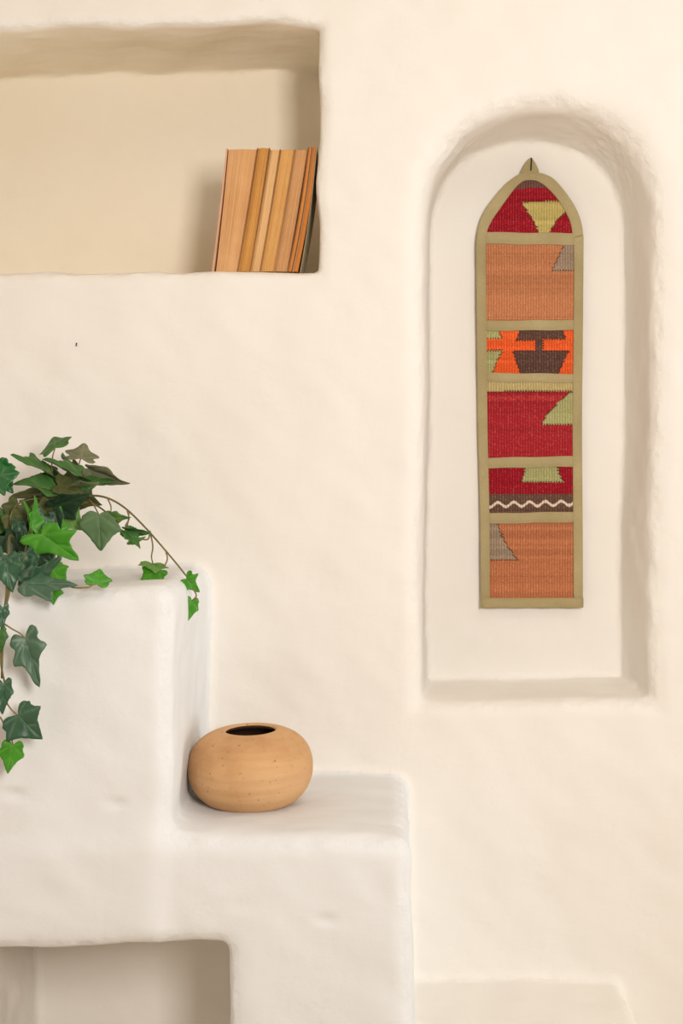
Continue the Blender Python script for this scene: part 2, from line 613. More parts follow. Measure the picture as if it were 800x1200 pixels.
VY = -0.158
vs = K * (CAMD + VY) / CAMD
R_ = 72.5 * vs
vx = (293.6 - HX) * vs
prof_out = [(0.046, 0.0), (0.0545, 0.0018), (0.0635, 0.0075), (0.0725, 0.017), (0.0785, 0.0275), (0.082, 0.039), (R_, 0.050),
            (0.0815, 0.061), (0.0775, 0.0725), (0.0705, 0.0825), (0.0605, 0.0905), (0.0495, 0.0955), (0.0405, 0.0978), (0.0355, 0.0985)]
pts = catmull([Vector((r, 0, z)) for r, z in prof_out], 4)
po = [(p.x, p.z) for p in pts]
pin = [(0.0338, 0.0975), (0.0330, 0.0955), (0.0335, 0.0925), (0.045, 0.0885), (0.060, 0.080), (0.070, 0.066), (0.0755, 0.050), (0.072, 0.032), (0.060, 0.016), (0.045, 0.009)]
vv, ff = lathe(po + pin)
vv = [(x * (1 + 0.006 * math.sin(2 * math.atan2(y, x) + 1)), y, z + 0.0012 * math.sin(math.atan2(y, x) + 0.6) * (z / 0.1)) for x, y, z in vv]
no = len(po) - 1
fm = [0 if fi < (no + 2) * 72 else 1 for fi in range(len(ff))]
fm[-2], fm[-1] = 0, 1
vase = mesh_obj('clay_vase', vv, ff, [M_CLAY, M_CLAYIN], face_mat=fm)
VBASE = (vx, VY, Z_LOW + 0.0008)
vase.location = VBASE
tag(vase, 'squat round buff clay vase with a dark open mouth on the lower plaster step', 'vase')

# ------------------------------------------------------------------ wall hanging
HYD = NICHE_D - 0.0085       # plane of the cloth
hs = K * (CAMD + HYD) / CAMD


def hp(px, py, dy=0.0):
    """point of the cloth at photo pixel, dy metres towards the room"""
    s = hs
    ripple = 0.0012 * math.sin(py * 0.017 + 0.5) + 0.0006 * math.sin(px * 0.05 + py * 0.01)
    return ((px - HX) * s, HYD - dy + ripple, CAMZ + (HY - py) * s)


M_TAPE, nt, b = newmat('khaki_cotton_tape', 0.9, 0.15)
co = coords(nt)
n1 = N(nt, 'ShaderNodeTexNoise', Scale=14.0, Detail=4.0)
n2 = N(nt, 'ShaderNodeTexNoise', Scale=700.0, Detail=2.0)
nt.links.new(co, n1.inputs['Vector'])
nt.links.new(co, n2.inputs['Vector'])
r1 = ramp(nt, n1.outputs[0], [(0.3, lin(164, 148, 108)), (0.7, lin(180, 164, 124))])
r2 = ramp(nt, n2.outputs[0], [(0.3, (0.86, 0.86, 0.84)), (0.6, (1, 1, 1))])
nt.links.new(mixc(nt, 1.0, r1.outputs[0], r2.outputs[0], 'MULTIPLY'), b.inputs['Base Color'])
bp = N(nt, 'ShaderNodeBump', Strength=0.25, Distance=0.0006)
nt.links.new(n2.outputs[0], bp.inputs['Height'])
nt.links.new(bp.outputs[0], b.inputs['Normal'])

M_KILIM, nt, b = newmat('woven_wool', 0.95, 0.08)
at = N(nt, 'ShaderNodeAttribute', attribute_name='dye')
n2 = N(nt, 'ShaderNodeTexNoise', Scale=900.0, Detail=1.0)
nt.links.new(coords(nt, (1, 1, 1.6)), n2.inputs['Vector'])
r2 = ramp(nt, n2.outputs[0], [(0.3, (0.82, 0.82, 0.82)), (0.65, (1, 1, 1))])
nt.links.new(mixc(nt, 1.0, at.outputs['Color'], r2.outputs[0], 'MULTIPLY'), b.inputs['Base Color'])
bp = N(nt, 'ShaderNodeBump', Strength=0.35, Distance=0.0006)
nt.links.new(n2.outputs[0], bp.inputs['Height'])
nt.links.new(bp.outputs[0], b.inputs['Normal'])

RED, ORANGE, RUST = (152, 26, 40), (230, 92, 44), (188, 122, 84)
GREEN, OLIVE, YEL = (166, 164, 112), (182, 164, 114), (190, 172, 104)
BROWN, GREY, DARK, WHITE = (92, 66, 58), (152, 132, 112), (72, 42, 34), (226, 204, 184)
SALMON = (186, 40, 48)


def inpoly(x, y, poly):
    c = False
    n = len(poly)
    for i in range(n):
        x1, y1 = poly[i]
        x2, y2 = poly[(i + 1) % n]
        if (y1 > y) != (y2 > y) and x < (x2 - x1) * (y - y1) / (y2 - y1) + x1:
            c = not c
    return c


def near_edge(x, y, poly):
    best = 1e9
    n = len(poly)
    for i in range(n):
        x1, y1 = poly[i]
        x2, y2 = poly[(i + 1) % n]
        dx, dy = x2 - x1, y2 - y1
        t = max(0, min(1, ((x - x1) * dx + (y - y1) * dy) / (dx * dx + dy * dy + 1e-9)))
        best = min(best, math.hypot(x - x1 - t * dx, y - y1 - t * dy))
    return best


# outline of the whole cloth (pixels): from bottom left over the top to bottom right
OUT_L = [(563, 711), (562, 600), (559.5, 500), (558.5, 400), (557.5, 320), (557.5, 285), (560.5, 265), (566, 250), (575, 236), (591, 217), (603, 207.5), (612, 203)]
OUT_R = [(630, 203), (640, 205.5), (650, 212), (662, 226), (672, 241), (679.5, 258), (682.5, 275), (683, 290), (682.5, 400), (681.5, 500), (682, 600), (682.5, 711)]
INN_L = [(573.5, 711), (573, 600), (571, 500), (570, 400), (569, 320), (569, 290), (570.5, 272), (575, 261), (582, 250), (600, 225), (609, 215.5), (616, 212)]
INN_R = [(626, 212), (633, 215), (640, 220), (652, 233), (662, 249), (668, 263), (670.5, 278), (672, 292), (671.5, 400), (670.5, 500), (671, 600), (671.5, 711)]


def lrange(py):
    def f(pts):
        pts = sorted(pts, key=lambda p: p[1])
        for (x1, y1), (x2, y2) in zip(pts, pts[1:]):
            if y1 <= py <= y2:
                return x1 + (x2 - x1) * (py - y1) / max(y2 - y1, 1e-6)
        return pts[0][0] if py < pts[0][1] else pts[-1][0]
    return f(INN_L), f(INN_R)


panels = []
panels.append((211, 275, RED, [
    ([(560, 200), (690, 200), (690, 219.5), (622, 221), (560, 223)], (104, 72, 66), 0),
    ([(611, 238), (620, 236.5), (656, 236), (664, 246), (652, 259), (641, 276), (632, 276), (624, 258)], YEL, 1)], 272))
panels.append((283, 379, RUST, [
    ([(662, 284), (680, 284), (680, 317.5), (646, 317.5), (651, 307)], GREY, 1)], None))
panels.append((384, 441, ORANGE, [
    ([(560, 384), (582, 384), (588, 397), (560, 397)], GREEN, 1),
    ([(560, 411), (589, 411), (582, 424), (576, 441), (560, 441)], GREEN, 1),
    ([(610, 384), (657, 384), (662.5, 397.5), (636, 397.5), (636, 411.5), (666, 411.5), (652, 441), (610, 441), (601, 411.5), (626.5, 411.5), (626.5, 399), (605, 399)], BROWN, 1)], None))
panels.append((444, 539, (164, 40, 48), [
    ([(560, 440), (680, 440), (680, 458.5), (560, 459.5)], OLIVE, 1),
    ([(666, 460), (680, 460), (680, 497.5), (634, 497.5), (640, 487), (652, 473)], GREEN, 1)], None))
panels.append((544, 604, RED, [
    ([(617, 540), (651, 540), (655, 556), (660, 565), (610, 565), (613, 557)], GREEN, 1),
    ([(560, 579), (690, 579), (690, 610), (560, 610)], (100, 74, 62), 0)], None))
panels.append((609, 704, (184, 114, 78), [
    ([(560, 605), (579.5, 605), (590, 634), (606, 656), (560, 656)], GREY, 1)], None))

root = empty('wall_hanging', hp(622, 711, 0.0), 'long narrow arched kilim wall hanging with khaki borders in the arched niche', 'wall hanging')


def woven_panel(pi, y0, y1, base, shapes, flatbottom):
    step = 0.75
    ny = int((y1 - y0) / step)
    nx = int(112 / step)
    verts, cols, faces = [], [], []
    r = random.Random(pi)
    band = 0.0
    for j in range(ny + 1):
        py = y0 + (y1 - y0) * j / ny
        l, rr = lrange(py)
        l -= 3.0
        rr += 3.0
        if py < 213:
            m = (l + rr) / 2
            half = (rr - l) / 2 * 0.9
            l, rr = m - half, m + half
        if r.random() < 0.28:
            band = r.uniform(-0.08, 0.07)
        for i in range(nx + 1):
            u = i / nx
            px = l + (rr - l) * u
            rib = math.cos(px * 2 * math.pi / 3.1 + 0.3 * math.sin(py * 0.05))
            # stepped weave: outlines snap to warp and weft
            qx = math.floor(px / 1.55) * 1.55 + 0.8
            qy = math.floor(py / 1.5) * 1.5 + 0.75
            c = base
            edge = False
            for poly, pc, ed in shapes:
                ins = inpoly(qx, qy, poly)
                if ins:
                    c = pc
                if ed and near_edge(qx, qy, poly) < 1.0 and (int(qx / 1.55) + int(qy / 1.5)) % 2 == 0:
                    edge = True
            if edge:
                c = DARK
            if pi == 4:
                w = 591 + 2.6 * math.sin((px - 571) * 2 * math.pi / 18.5 + 0.6) - 0.022 * (px - 600)
                if abs(py - w) < 1.7:
                    c = WHITE
            if pi == 2 and abs(py - 404.5) < 5.8 and not edge and c == BROWN and not (627 < px < 636):
                c = ORANGE
            if pi == 3 and 464 < py < 470 and c == base and r.random() < 0.35:
                c = (196, 70, 66)
            f = 1 + band + r.uniform(-0.13, 0.11) + 0.11 * rib
            if rib > 0.55 and r.random() < 0.22:
                c = tuple(ch + (k - ch) * 0.32 for ch, k in zip(c, (230, 190, 150)))
            c3 = lin(*[max(0, min(255, ch * (1 + (f - 1) * 0.75))) for ch in c])
            verts.append(hp(px, py, 0.0016 + 0.00035 * rib))
            cols.append((*c3, 1.0))
    for j in range(ny):
        for i in range(nx):
            a = j * (nx + 1) + i
            faces.append((a, a + nx + 1, a + nx + 2, a + 1))
    # back face, so that the cloth has thickness
    nb = len(verts)
    back = [0, nx, ny * (nx + 1) + nx, ny * (nx + 1)]
    rim = [i for i in range(nx + 1)] + [j * (nx + 1) + nx for j in range(1, ny + 1)] + [ny * (nx + 1) + i for i in range(nx - 1, -1, -1)] + [j * (nx + 1) for j in range(ny - 1, 0, -1)]
    for ri in rim:
        x_, y_, z_ = verts[ri]
        verts.append((x_, y_ + 0.0028, z_))
        cols.append(cols[ri])
    m = len(rim)
    for k in range(m):
        k2 = (k + 1) % m
        faces.append((rim[k], rim[k2], nb + k2, nb + k))
    faces.append(tuple(nb + k for k in range(m)))
    o = mesh_obj('woven_panel', verts, faces, M_KILIM, root)
    ca = o.data.color_attributes.new('dye', 'FLOAT_COLOR', 'POINT')
    ca.data.foreach_set('color', np.array(cols, dtype=np.float32).ravel())
    return o


plabels = ['red woven panel with a pale yellow triangle', 'rust orange woven panel with a grey corner', 'bright orange woven panel with brown hourglass motif',
           'red woven panel with an olive top strip and green corner', 'red woven panel with a white wavy line on brown', 'rust orange woven panel with a grey wedge']
for pi, (y0, y1, base, shapes, fb) in enumerate(panels):
    woven_panel(pi, y0, y1, base, shapes, fb)['label'] = plabels[pi]


def ribbon(name, A, B, lift, thick=0.0022, n=None):
    """padded tape between two pixel polylines A and B"""
    m = len(A)
    prof = [(0.0, -thick), (0.0, -0.0004), (0.03, 0.0004), (0.12, 0.0009), (0.5, 0.0010), (0.84, 0.0009), (0.87, 0.0005), (0.90, 0.0009), (0.97, 0.0004), (1.0, -0.0004), (1.0, -thick)]
    np_ = len(prof)
    verts, faces = [], []
    for a, b_ in zip(A, B):
        for s, hgt in prof:
            verts.append(hp(a[0] + (b_[0] - a[0]) * s, a[1] + (b_[1] - a[1]) * s, lift + hgt))
    for i in range(m - 1):
        for k in range(np_):
            k2 = (k + 1) % np_
            faces.append((i * np_ + k, i * np_ + k2, (i + 1) * np_ + k2, (i + 1) * np_ + k))
    faces.append(tuple(range(np_)))
    faces.append(tuple((m - 1) * np_ + k for k in range(np_))[::-1])
    o = mesh_obj(name, verts, faces, M_TAPE, root)
    recalc(o)
    return o


def smooth2(pts, n=5):
    return [(p.x, p.y) for p in catmull([Vector((x, y, 0)) for x, y in pts], n)]


ribbon('edge_binding', smooth2(OUT_L + OUT_R), smooth2(INN_L + INN_R), 0.0032)
for (ya, yb, sl) in ((273, 287, 0.6), (375.5, 387.5, -0.5), (437.5, 448, 0.6), (535.5, 548, -1.0), (600.5, 613, -1.0)):
    l, r_ = lrange((ya + yb) / 2)
    xs = np.linspace(l - 3, r_ + 3, 14)
    wv = lambda x: 0.35 * math.sin(x * 0.11 + ya)
    ribbon('cross_tape', [(x, ya + sl * (x - 620) / 50 + wv(x)) for x in xs], [(x, yb + sl * (x - 620) / 50 + wv(x + 9)) for x in xs], 0.0026)
xs = np.linspace(562.8, 682.8, 16)
ribbon('hem_tape', [(x, 712 + 0.3 * math.sin(x * 0.2)) for x in xs], [(x, 700.5) for x in xs], 0.0040)
# little tab it hangs by
tl = [(609, 205), (611.5, 198), (615, 191.5), (618.5, 187), (621, 185.3)]
tr = [(632, 205), (630, 198), (627, 191.5), (623.8, 187), (621.6, 185.3)]
ribbon('hanging_tab', tl, tr, 0.0030, 0.002)
# nail
M_IRON = paint('dark_iron', (0.03, 0.022, 0.016), 0.5)
a = Vector(hp(621.3, 201, 0.0055)); a2 = Vector(hp(622.0, 187.5, 0.0062)); w_ = Vector(hp(622.3, 184.5, -0.012))
vv, ff = tube([a, a.lerp(a2, 0.5), a2, a2.lerp(w_, 0.25) + Vector((0, 0, 0.0014)), w_], 0.00105, 0.00095, 8, 5)
nail = mesh_obj('nail', vv, ff, M_IRON)
tag(nail, 'thin dark bent nail in the niche wall holding up the arched hanging', 'nail')
nb_ = P(90.5, 402, 0.004)
vv, ff = tube([nb_, nb_ + Vector((0.0002, -0.0055, -0.0012)), nb_ + Vector((0.0, -0.0065, -0.0052))], 0.0009, 0.0008, 8, 4)
nail2 = mesh_obj('nail', vv, ff, M_IRON)
tag(nail2, 'tiny dark nail stub in the plain wall below the shelf recess', 'nail')

# ------------------------------------------------------------------ ivy
def leaf_mat(name, c, vein, rough=0.45, spec=0.35, trans=0.0):
    m, nt, b = newmat(name, rough, spec)
    at = N(nt, 'ShaderNodeAttribute', attribute_name='vein')
    n = N(nt, 'ShaderNodeTexNoise', Scale=45.0, Detail=4.0)
    nt.links.new(coords(nt), n.inputs['Vector'])
    r = ramp(nt, n.outputs[0], [(0.3, tuple(x * 0.74 for x in c)), (0.7, tuple(x * 1.08 for x in c))])
    nt.links.new(mixc(nt, at.outputs['Fac'], r.outputs[0], vein), b.inputs['Base Color'])
    n2 = N(nt, 'ShaderNodeTexNoise', Scale=160.0, Detail=2.0)
    nt.links.new(coords(nt), n2.inputs['Vector'])
    bp = N(nt, 'ShaderNodeBump', Strength=0.2, Distance=0.001)
    nt.links.new(n2.outputs[0], bp.inputs['Height'])
    nt.links.new(bp.outputs[0], b.inputs['Normal'])
    if trans:
        b.inputs['Transmission Weight'].default_value = 0
        tr = N(nt, 'ShaderNodeBsdfTranslucent')
        tr.inputs['Color'].default_value = (*[min(1, x * 1.6) for x in c], 1)
        mx = N(nt, 'ShaderNodeMixShader')
        mx.inputs[0].default_value = trans
        out = nt.nodes['Material Output']
        nt.links.new(b.outputs[0], mx.inputs[1])
        nt.links.new(tr.outputs[0], mx.inputs[2])
        nt.links.new(mx.outputs[0], out.inputs['Surface'])
    return m


TONES = {
    'D': leaf_mat('dark_blue_green_leaf', lin(50, 88, 62), lin(92, 124, 98), 0.38, 0.4),
    'K': leaf_mat('deep_green_leaf', lin(34, 60, 36), lin(48, 76, 46), 0.45, 0.3),
    'M': leaf_mat('mid_green_leaf', lin(70, 116, 54), lin(102, 142, 80), 0.45, 0.35, 0.15),
    'S': leaf_mat('sage_green_leaf', lin(92, 122, 80), lin(116, 140, 100), 0.55, 0.3, 0.15),
    'G': leaf_mat('grey_underside_leaf', lin(122, 126, 96), lin(146, 144, 116), 0.7, 0.2, 0.1),
    'O': leaf_mat('olive_leaf', lin(84, 92, 48), lin(104, 108, 66), 0.55, 0.25, 0.15),
    'T': leaf_mat('sage_dark_leaf', lin(68, 100, 76), lin(110, 134, 112), 0.42, 0.4),
    'E': leaf_mat('emerald_leaf', lin(38, 108, 52), lin(84, 142, 86), 0.25, 0.5, 0.1),
    'B': leaf_mat('bright_green_leaf', lin(74, 152, 36), lin(112, 178, 66), 0.45, 0.35, 0.2),
    'L': leaf_mat('light_green_leaf', lin(112, 160, 76), lin(146, 182, 108), 0.5, 0.3, 0.25),
}
M_UNDER = leaf_mat('leaf_underside', lin(112, 132, 86), lin(132, 146, 104), 0.7, 0.2, 0.1)
M_VINE = paint('brown_green_vine', lin(118, 108, 66), 0.7, 0.3, 90.0)
M_STALK = paint('leaf_stalk', lin(134, 116, 78), 0.7, 0.25, 90.0)

# (v, u) of half a leaf, from the stalk notch to the tip
HALF = [(0.0, 0.0), (0.20, -0.10), (0.45, -0.17), (0.68, -0.12), (0.80, 0.0), (0.80, 0.14), (1.0, 0.34), (0.72, 0.46), (0.52, 0.56), (0.34, 0.72), (0.16, 0.88), (0.0, 1.0)]
VEINS = [((0, 0), (0, 0.97)), ((0, 0), (0.94, 0.34)), ((0, 0), (-0.94, 0.34)), ((0, 0), (0.66, -0.08)), ((0, 0), (-0.66, -0.08)),
         ((0, 0.42), (0.34, 0.64)), ((0, 0.42), (-0.34, 0.64))]


def seg_d(p, a, b):
    ax, ay = a
    dx, dy = b[0] - ax, b[1] - ay
    t = max(0, min(1, ((p[0] - ax) * dx + (p[1] - ay) * dy) / (dx * dx + dy * dy)))
    return math.hypot(p[0] - ax - t * dx, p[1] - ay - t * dy)


BROAD = [(0.0, 0.0), (0.16, -0.07), (0.38, -0.09), (0.62, -0.01), (0.84, 0.14), (1.0, 0.38), (0.84, 0.48), (0.62, 0.58), (0.40, 0.74), (0.2, 0.9), (0.07, 0.985), (0.0, 1.0)]


def leaf_shape(seed, spiky):
    r = random.Random(seed)
    h = [Vector((v_, u_, 0)) for v_, u_ in (BROAD if spiky == 'broad' else HALF)]
    if spiky == 'broad':
        spiky = False
    for i, p in enumerate(h):
        if spiky and i in (7, 8, 9):
            p.x *= 0.72
        if spiky and i == 5:
            p.x *= 0.82
    A = catmull(h, 3)
    jr = lambda: 1 + r.uniform(-0.05, 0.05)
    right = [(p.x * jr(), p.y) for p in A]
    left = [(-p.x * jr(), p.y) for p in A]
    out = right + left[-2:0:-1]
    return out


ivy = empty('ivy_plant', P(62, 668, -0.17), 'trailing green ivy with a long arching vine on top of the upper plaster step', 'plant')


def leaf(base, tip, tone, y, dtip=0.0, w=None, dw=0.0, wf=0.55, fold=0.12, curl=-0.12, cup=0.0, stalk=None, spiky=False, seed=0, sy=None):
    """base/tip: pixels; y: depth of the base; dtip: how much deeper the tip is (m); w: half-width vector in pixels, dw its depth (m)"""
    b3 = P(*base, y)
    t3 = P(*tip, y + dtip)
    a3 = t3 - b3
    if w is None:
        L = math.hypot(tip[0] - base[0], tip[1] - base[1])
        ux, uy = (tip[0] - base[0]) / L, (tip[1] - base[1]) / L
        w = (-uy * L * wf, ux * L * wf)
    w3 = P(base[0] + w[0], base[1] + w[1], y + dw) - b3
    nrm = w3.cross(a3)
    if nrm.y > 0:
        nrm = -nrm
    nrm.normalize()
    size = max(a3.length, w3.length * 1.5)
    r = random.Random(seed * 31 + int(base[0] * 7 + base[1] * 3))
    out = leaf_shape(r.randint(0, 999), spiky)
    nrings = 7
    cen = (0.0, 0.18)
    verts, vein, faces = [], [], []
    ph = r.uniform(0, 6)

    def put(v_, u_):
        z = fold * abs(v_) ** 1.1 * 0.9 + curl * (max(u_, 0) ** 2) + cup * v_ * v_ + curl * 0.5 * (abs(v_) ** 3)
        z += 0.025 * math.sin(v_ * 5.5 + ph) * (0.3 + abs(u_)) + 0.02 * math.sin(u_ * 7 + ph * 2)
        dm = min(seg_d((v_, u_), *s) for s in VEINS)
        z -= 0.028 * max(0, 1 - dm / 0.10)
        verts.append(b3 + a3 * u_ + w3 * v_ + nrm * (z * size))
        vein.append(max(0.0, 1 - dm / 0.045) * 0.75)
    put(*cen)
    m = len(out)
    for k in range(1, nrings + 1):
        f = k / nrings
        for (v_, u_) in out:
            put(cen[0] + (v_ - cen[0]) * f, cen[1] + (u_ - cen[1]) * f)
    for i in range(m):
        i2 = (i + 1) % m
        faces.append((0, 1 + i, 1 + i2))
        for k in range(nrings - 1):
            a_, b_ = 1 + k * m, 1 + (k + 1) * m
            faces.append((a_ + i, b_ + i, b_ + i2, a_ + i2))
    # upper side faces nrm
    if (Vector(verts[1]) - Vector(verts[0])).cross(Vector(verts[1 + m // 4]) - Vector(verts[0])).dot(nrm) < 0:
        faces = [f[::-1] for f in faces]
    o = mesh_obj('leaf', verts, faces, [TONES[tone], M_UNDER if tone not in 'GK' else TONES[tone]], ivy)
    va = o.data.attributes.new('vein', 'FLOAT', 'POINT')
    va.data.foreach_set('value', np.array(vein, dtype=np.float32))
    sm = o.modifiers.new('thickness', 'SOLIDIFY')
    sm.thickness = 0.0006
    sm.offset = -1
    sm.material_offset = 1
    if stalk:
        pts = [P(sx, sy_, sd) for sx, sy_, sd in stalk] + [b3 - nrm * 0.0006]
        sv, sf = tube(pts, 0.0011, 0.0009, 6, 6)
        s = mesh_obj('leaf_stalk', sv, sf, M_STALK, o)
    if tone in 'BL':
        o['label'] = 'young bright green ivy leaf'
    return o


def vine(pts, r0, r1):
    sv, sf = tube([P(*p) for p in pts], r0, r1, 8, 7)
    return mesh_obj('vine', sv, sf, M_VINE, ivy)


# vines: the root bundle rests on the step behind the leaves
vine([(48, 677, -0.19), (54, 650, -0.19), (62, 625, -0.185), (74, 600, -0.18), (84, 586, -0.18), (102, 581, -0.18), (124, 583, -0.185), (146, 595, -0.19), (170, 618, -0.19), (192, 643, -0.19), (208, 662, -0.19), (219, 676, -0.19)], 0.0018, 0.0011)
vine([(58, 676, -0.18), (64, 650, -0.18), (76, 612, -0.18), (96, 590, -0.185), (112, 592, -0.19), (124, 600, -0.20), (140, 612, -0.2)], 0.002, 0.001)
vine([(30, 677, -0.2), (22, 640, -0.22), (12, 628, -0.25), (10, 650, -0.30), (8, 690, -0.338), (5, 720, -0.342), (3, 760, -0.342), (2, 795, -0.342)], 0.002, 0.0013)
vine([(12, 655, -0.30), (11, 690, -0.336), (6, 715, -0.345), (2, 745, -0.346), (1, 775, -0.345), (6, 802, -0.343), (12, 818, -0.343)], 0.0018, 0.001)
vine([(36, 676, -0.19), (28, 650, -0.22), (14, 618, -0.23), (14, 600, -0.22), (26, 588, -0.2), (50, 584, -0.18), (72, 590, -0.18)], 0.0013, 0.001)
vine([(56, 676, -0.17), (62, 640, -0.16), (66, 600, -0.15), (64, 570, -0.15), (60, 552, -0.15)], 0.0016, 0.001)
vine([(66, 676, -0.17), (72, 630, -0.15), (84, 585, -0.14), (92, 560, -0.14), (95, 545, -0.14)], 0.0022, 0.0012)
vine([(44, 676, -0.2), (36, 640, -0.24), (36, 618, -0.25), (32, 635, -0.26), (28, 655, -0.29), (27, 672, -0.31)], 0.0014, 0.001)
vine([(40, 676, -0.16), (30, 640, -0.14), (10, 605, -0.13), (-15, 590, -0.13), (-50, 600, -0.14)], 0.0022, 0.0012)

# --- crown
leaf((64.5, 524), (62, 509), 'M', -0.14, 0.03, (19, -10), 0.006, fold=-0.08, curl=-0.1, stalk=[(60, 552, -0.15), (61.5, 536, -0.145)], seed=1)
leaf((95, 536), (100, 516.5), 'G', -0.14, 0.03, (21, 4), 0.004, fold=-0.06, curl=-0.1, spiky=True, stalk=[(90, 552, -0.14), (93, 542, -0.14)], seed=2)
leaf((58, 553), (12, 533), 'M', -0.16, -0.005, (8, 12), -0.022, spiky=True, curl=0.02, seed=3, stalk=[(66, 570, -0.15), (62, 560, -0.155)])
leaf((66, 551), (38, 542), 'S', -0.13, 0.01, (6, 9), 0.02, seed=4)
leaf((96, 557), (50, 537), 'M', -0.17, -0.012, (5, 10), -0.024, spiky=True, curl=0.03, seed=5, stalk=[(84, 585, -0.15), (90, 570, -0.16)])
leaf((96, 554), (69, 535), 'S', -0.12, 0.01, (14, 12), 0.012, seed=6)
leaf((92, 570), (88, 536), 'O', -0.125, 0.01, (15, 2), 0.015, seed=26)
leaf((88, 567), (133, 559), 'M', -0.175, -0.005, (-4, 12), -0.022, curl=-0.1, spiky='broad', seed=7)
leaf((103, 549), (149, 570), 'G', -0.17, -0.01, (-6, 10), 0.012, curl=-0.1, fold=0.15, spiky='broad', seed=8)
leaf((72, 574), (15, 562), 'M', -0.18, -0.02, (2, 14), -0.026, curl=-0.05, seed=9)
leaf((70, 577), (10, 576), 'O', -0.165, -0.01, (2, 9), -0.03, seed=10)
leaf((68, 568), (98, 575), 'O', -0.185, -0.02, (-4, 14), -0.02, seed=11)
leaf((88, 574), (116, 568), 'G', -0.185, -0.01, (4, 9), 0.02, seed=12)
leaf((64, 594), (107, 575), 'K', -0.215, 0.0, (8, 15), 0.012, fold=0.25, curl=0.1, seed=13, wf=0.4)
leaf((-12, 560), (20, 552), 'E', -0.2, -0.01, (8, 24), -0.012, seed=14, stalk=[(-20, 590, -0.14), (-18, 575, -0.18)])
leaf((-4, 548), (14, 578), 'E', -0.185, -0.01, (-16, 12), 0.0, seed=15)
leaf((76, 566), (50, 552), 'K', -0.13, 0.0, (10, 14), 0.0, seed=16)
leaf((80, 590), (88, 562), 'K', -0.13, 0.0, (20, 6), 0.0, seed=17)
leaf((60, 590), (20, 590), 'O', -0.14, 0.0, (2, 16), 0.01, seed=18)
leaf((92, 580), (118, 594), 'O', -0.15, 0.0, (-6, 12), 0.01, seed=19)
# --- middle
leaf((37, 617), (28, 584), 'B', -0.245, 0.0, (-6, 3), -0.018, fold=0.2, curl=0.0, spiky=True, seed=20)
leaf((38, 619), (42, 580), 'B', -0.25, 0.0, (9, 4), 0.012, fold=0.2, curl=0.0, spiky=True, seed=21, stalk=[(34, 650, -0.28), (37, 632, -0.26)])
leaf((22, 592), (8, 622), 'O', -0.2, -0.01, (15, 10), 0.01, seed=22)
leaf((2, 606), (8, 650), 'K', -0.19, -0.01, (20, -2), 0.0, seed=23)
leaf((24, 604), (24, 640), 'O', -0.18, 0.0, (18, 2), 0.0, seed=24)
leaf((52, 606), (38, 632), 'D', -0.235, -0.01, (15, 12), 0.005, fold=0.2, seed=25)
leaf((22, 612), (24, 640), 'D', -0.235, 0.0, (10, 3), 0.012, seed=27)
leaf((48, 626), (91, 657), 'B', -0.27, -0.006, (27, -15), 0.0, fold=0.06, curl=-0.05, seed=28, spiky=True, stalk=[(56, 600, -0.2), (53, 612, -0.22)])
leaf((62, 622), (72, 593), 'B', -0.22, 0.0, (14, 6), 0.006, seed=29)
leaf((64, 600), (70, 622), 'K', -0.228, 0.0, (10, -3), 0.0, seed=30)
leaf((74, 600), (97, 618), 'L', -0.2, -0.006, (10, -15), 0.012, fold=0.04, spiky='broad', seed=31)
leaf((115.5, 603), (117, 645), 'S', -0.225, -0.008, (24.5, 2), 0.0, fold=0.05, curl=-0.1, spiky='broad', seed=32, stalk=[(104, 585, -0.19), (110, 592, -0.205)])
leaf((129, 604), (153, 609), 'L', -0.2, 0.0, (1, 7), 0.01, seed=33, stalk=[(126, 584, -0.186), (130, 594, -0.19)])
leaf((147, 621), (176, 627), 'M', -0.2, -0.004, (-2, 7), 0.014, fold=0.2, seed=34, stalk=[(151, 599, -0.19), (150, 612, -0.195)])
leaf((147, 622), (166, 641), 'M', -0.205, -0.004, (9, -4), 0.012, fold=0.2, seed=35, stalk=[(149, 598, -0.19), (151, 608, -0.195), (147, 616, -0.2)])
leaf((152, 634), (171, 632), 'L', -0.2, 0.0, (-1, 5), 0.01, seed=36)
leaf((38, 645), (60, 660), 'K', -0.26, 0.0, (12, -18), 0.0, seed=37)
leaf((28, 628), (30, 662), 'K', -0.2, 0.0, (18, 3), 0.0, seed=38)
leaf((52, 632), (44, 668), 'O', -0.2, 0.0, (16, 3), 0.0, seed=39)
leaf((45, 655), (64, 640), 'D', -0.255, 0.0, (14, 10), 0.0, seed=40)
leaf((12, 604), (30, 628), 'O', -0.22, 0.0, (13, -8), 0.004, seed=60)
leaf((6, 628), (26, 652), 'K', -0.235, 0.0, (16, -12), 0.0, seed=61)
leaf((40, 636), (24, 664), 'K', -0.25, 0.0, (-14, -8), 0.0, seed=62)
leaf((60, 628), (54, 660), 'K', -0.24, 0.0, (14, 3), 0.0, seed=63)
leaf((46, 590), (62, 612), 'O', -0.21, 0.0, (12, -8), 0.0, seed=64)
leaf((-4, 618), (10, 592), 'M', -0.21, 0.0, (12, 6), 0.0, seed=65)
leaf((30, 648), (42, 676), 'D', -0.285, 0.0, (13, -6), 0.0, seed=66)
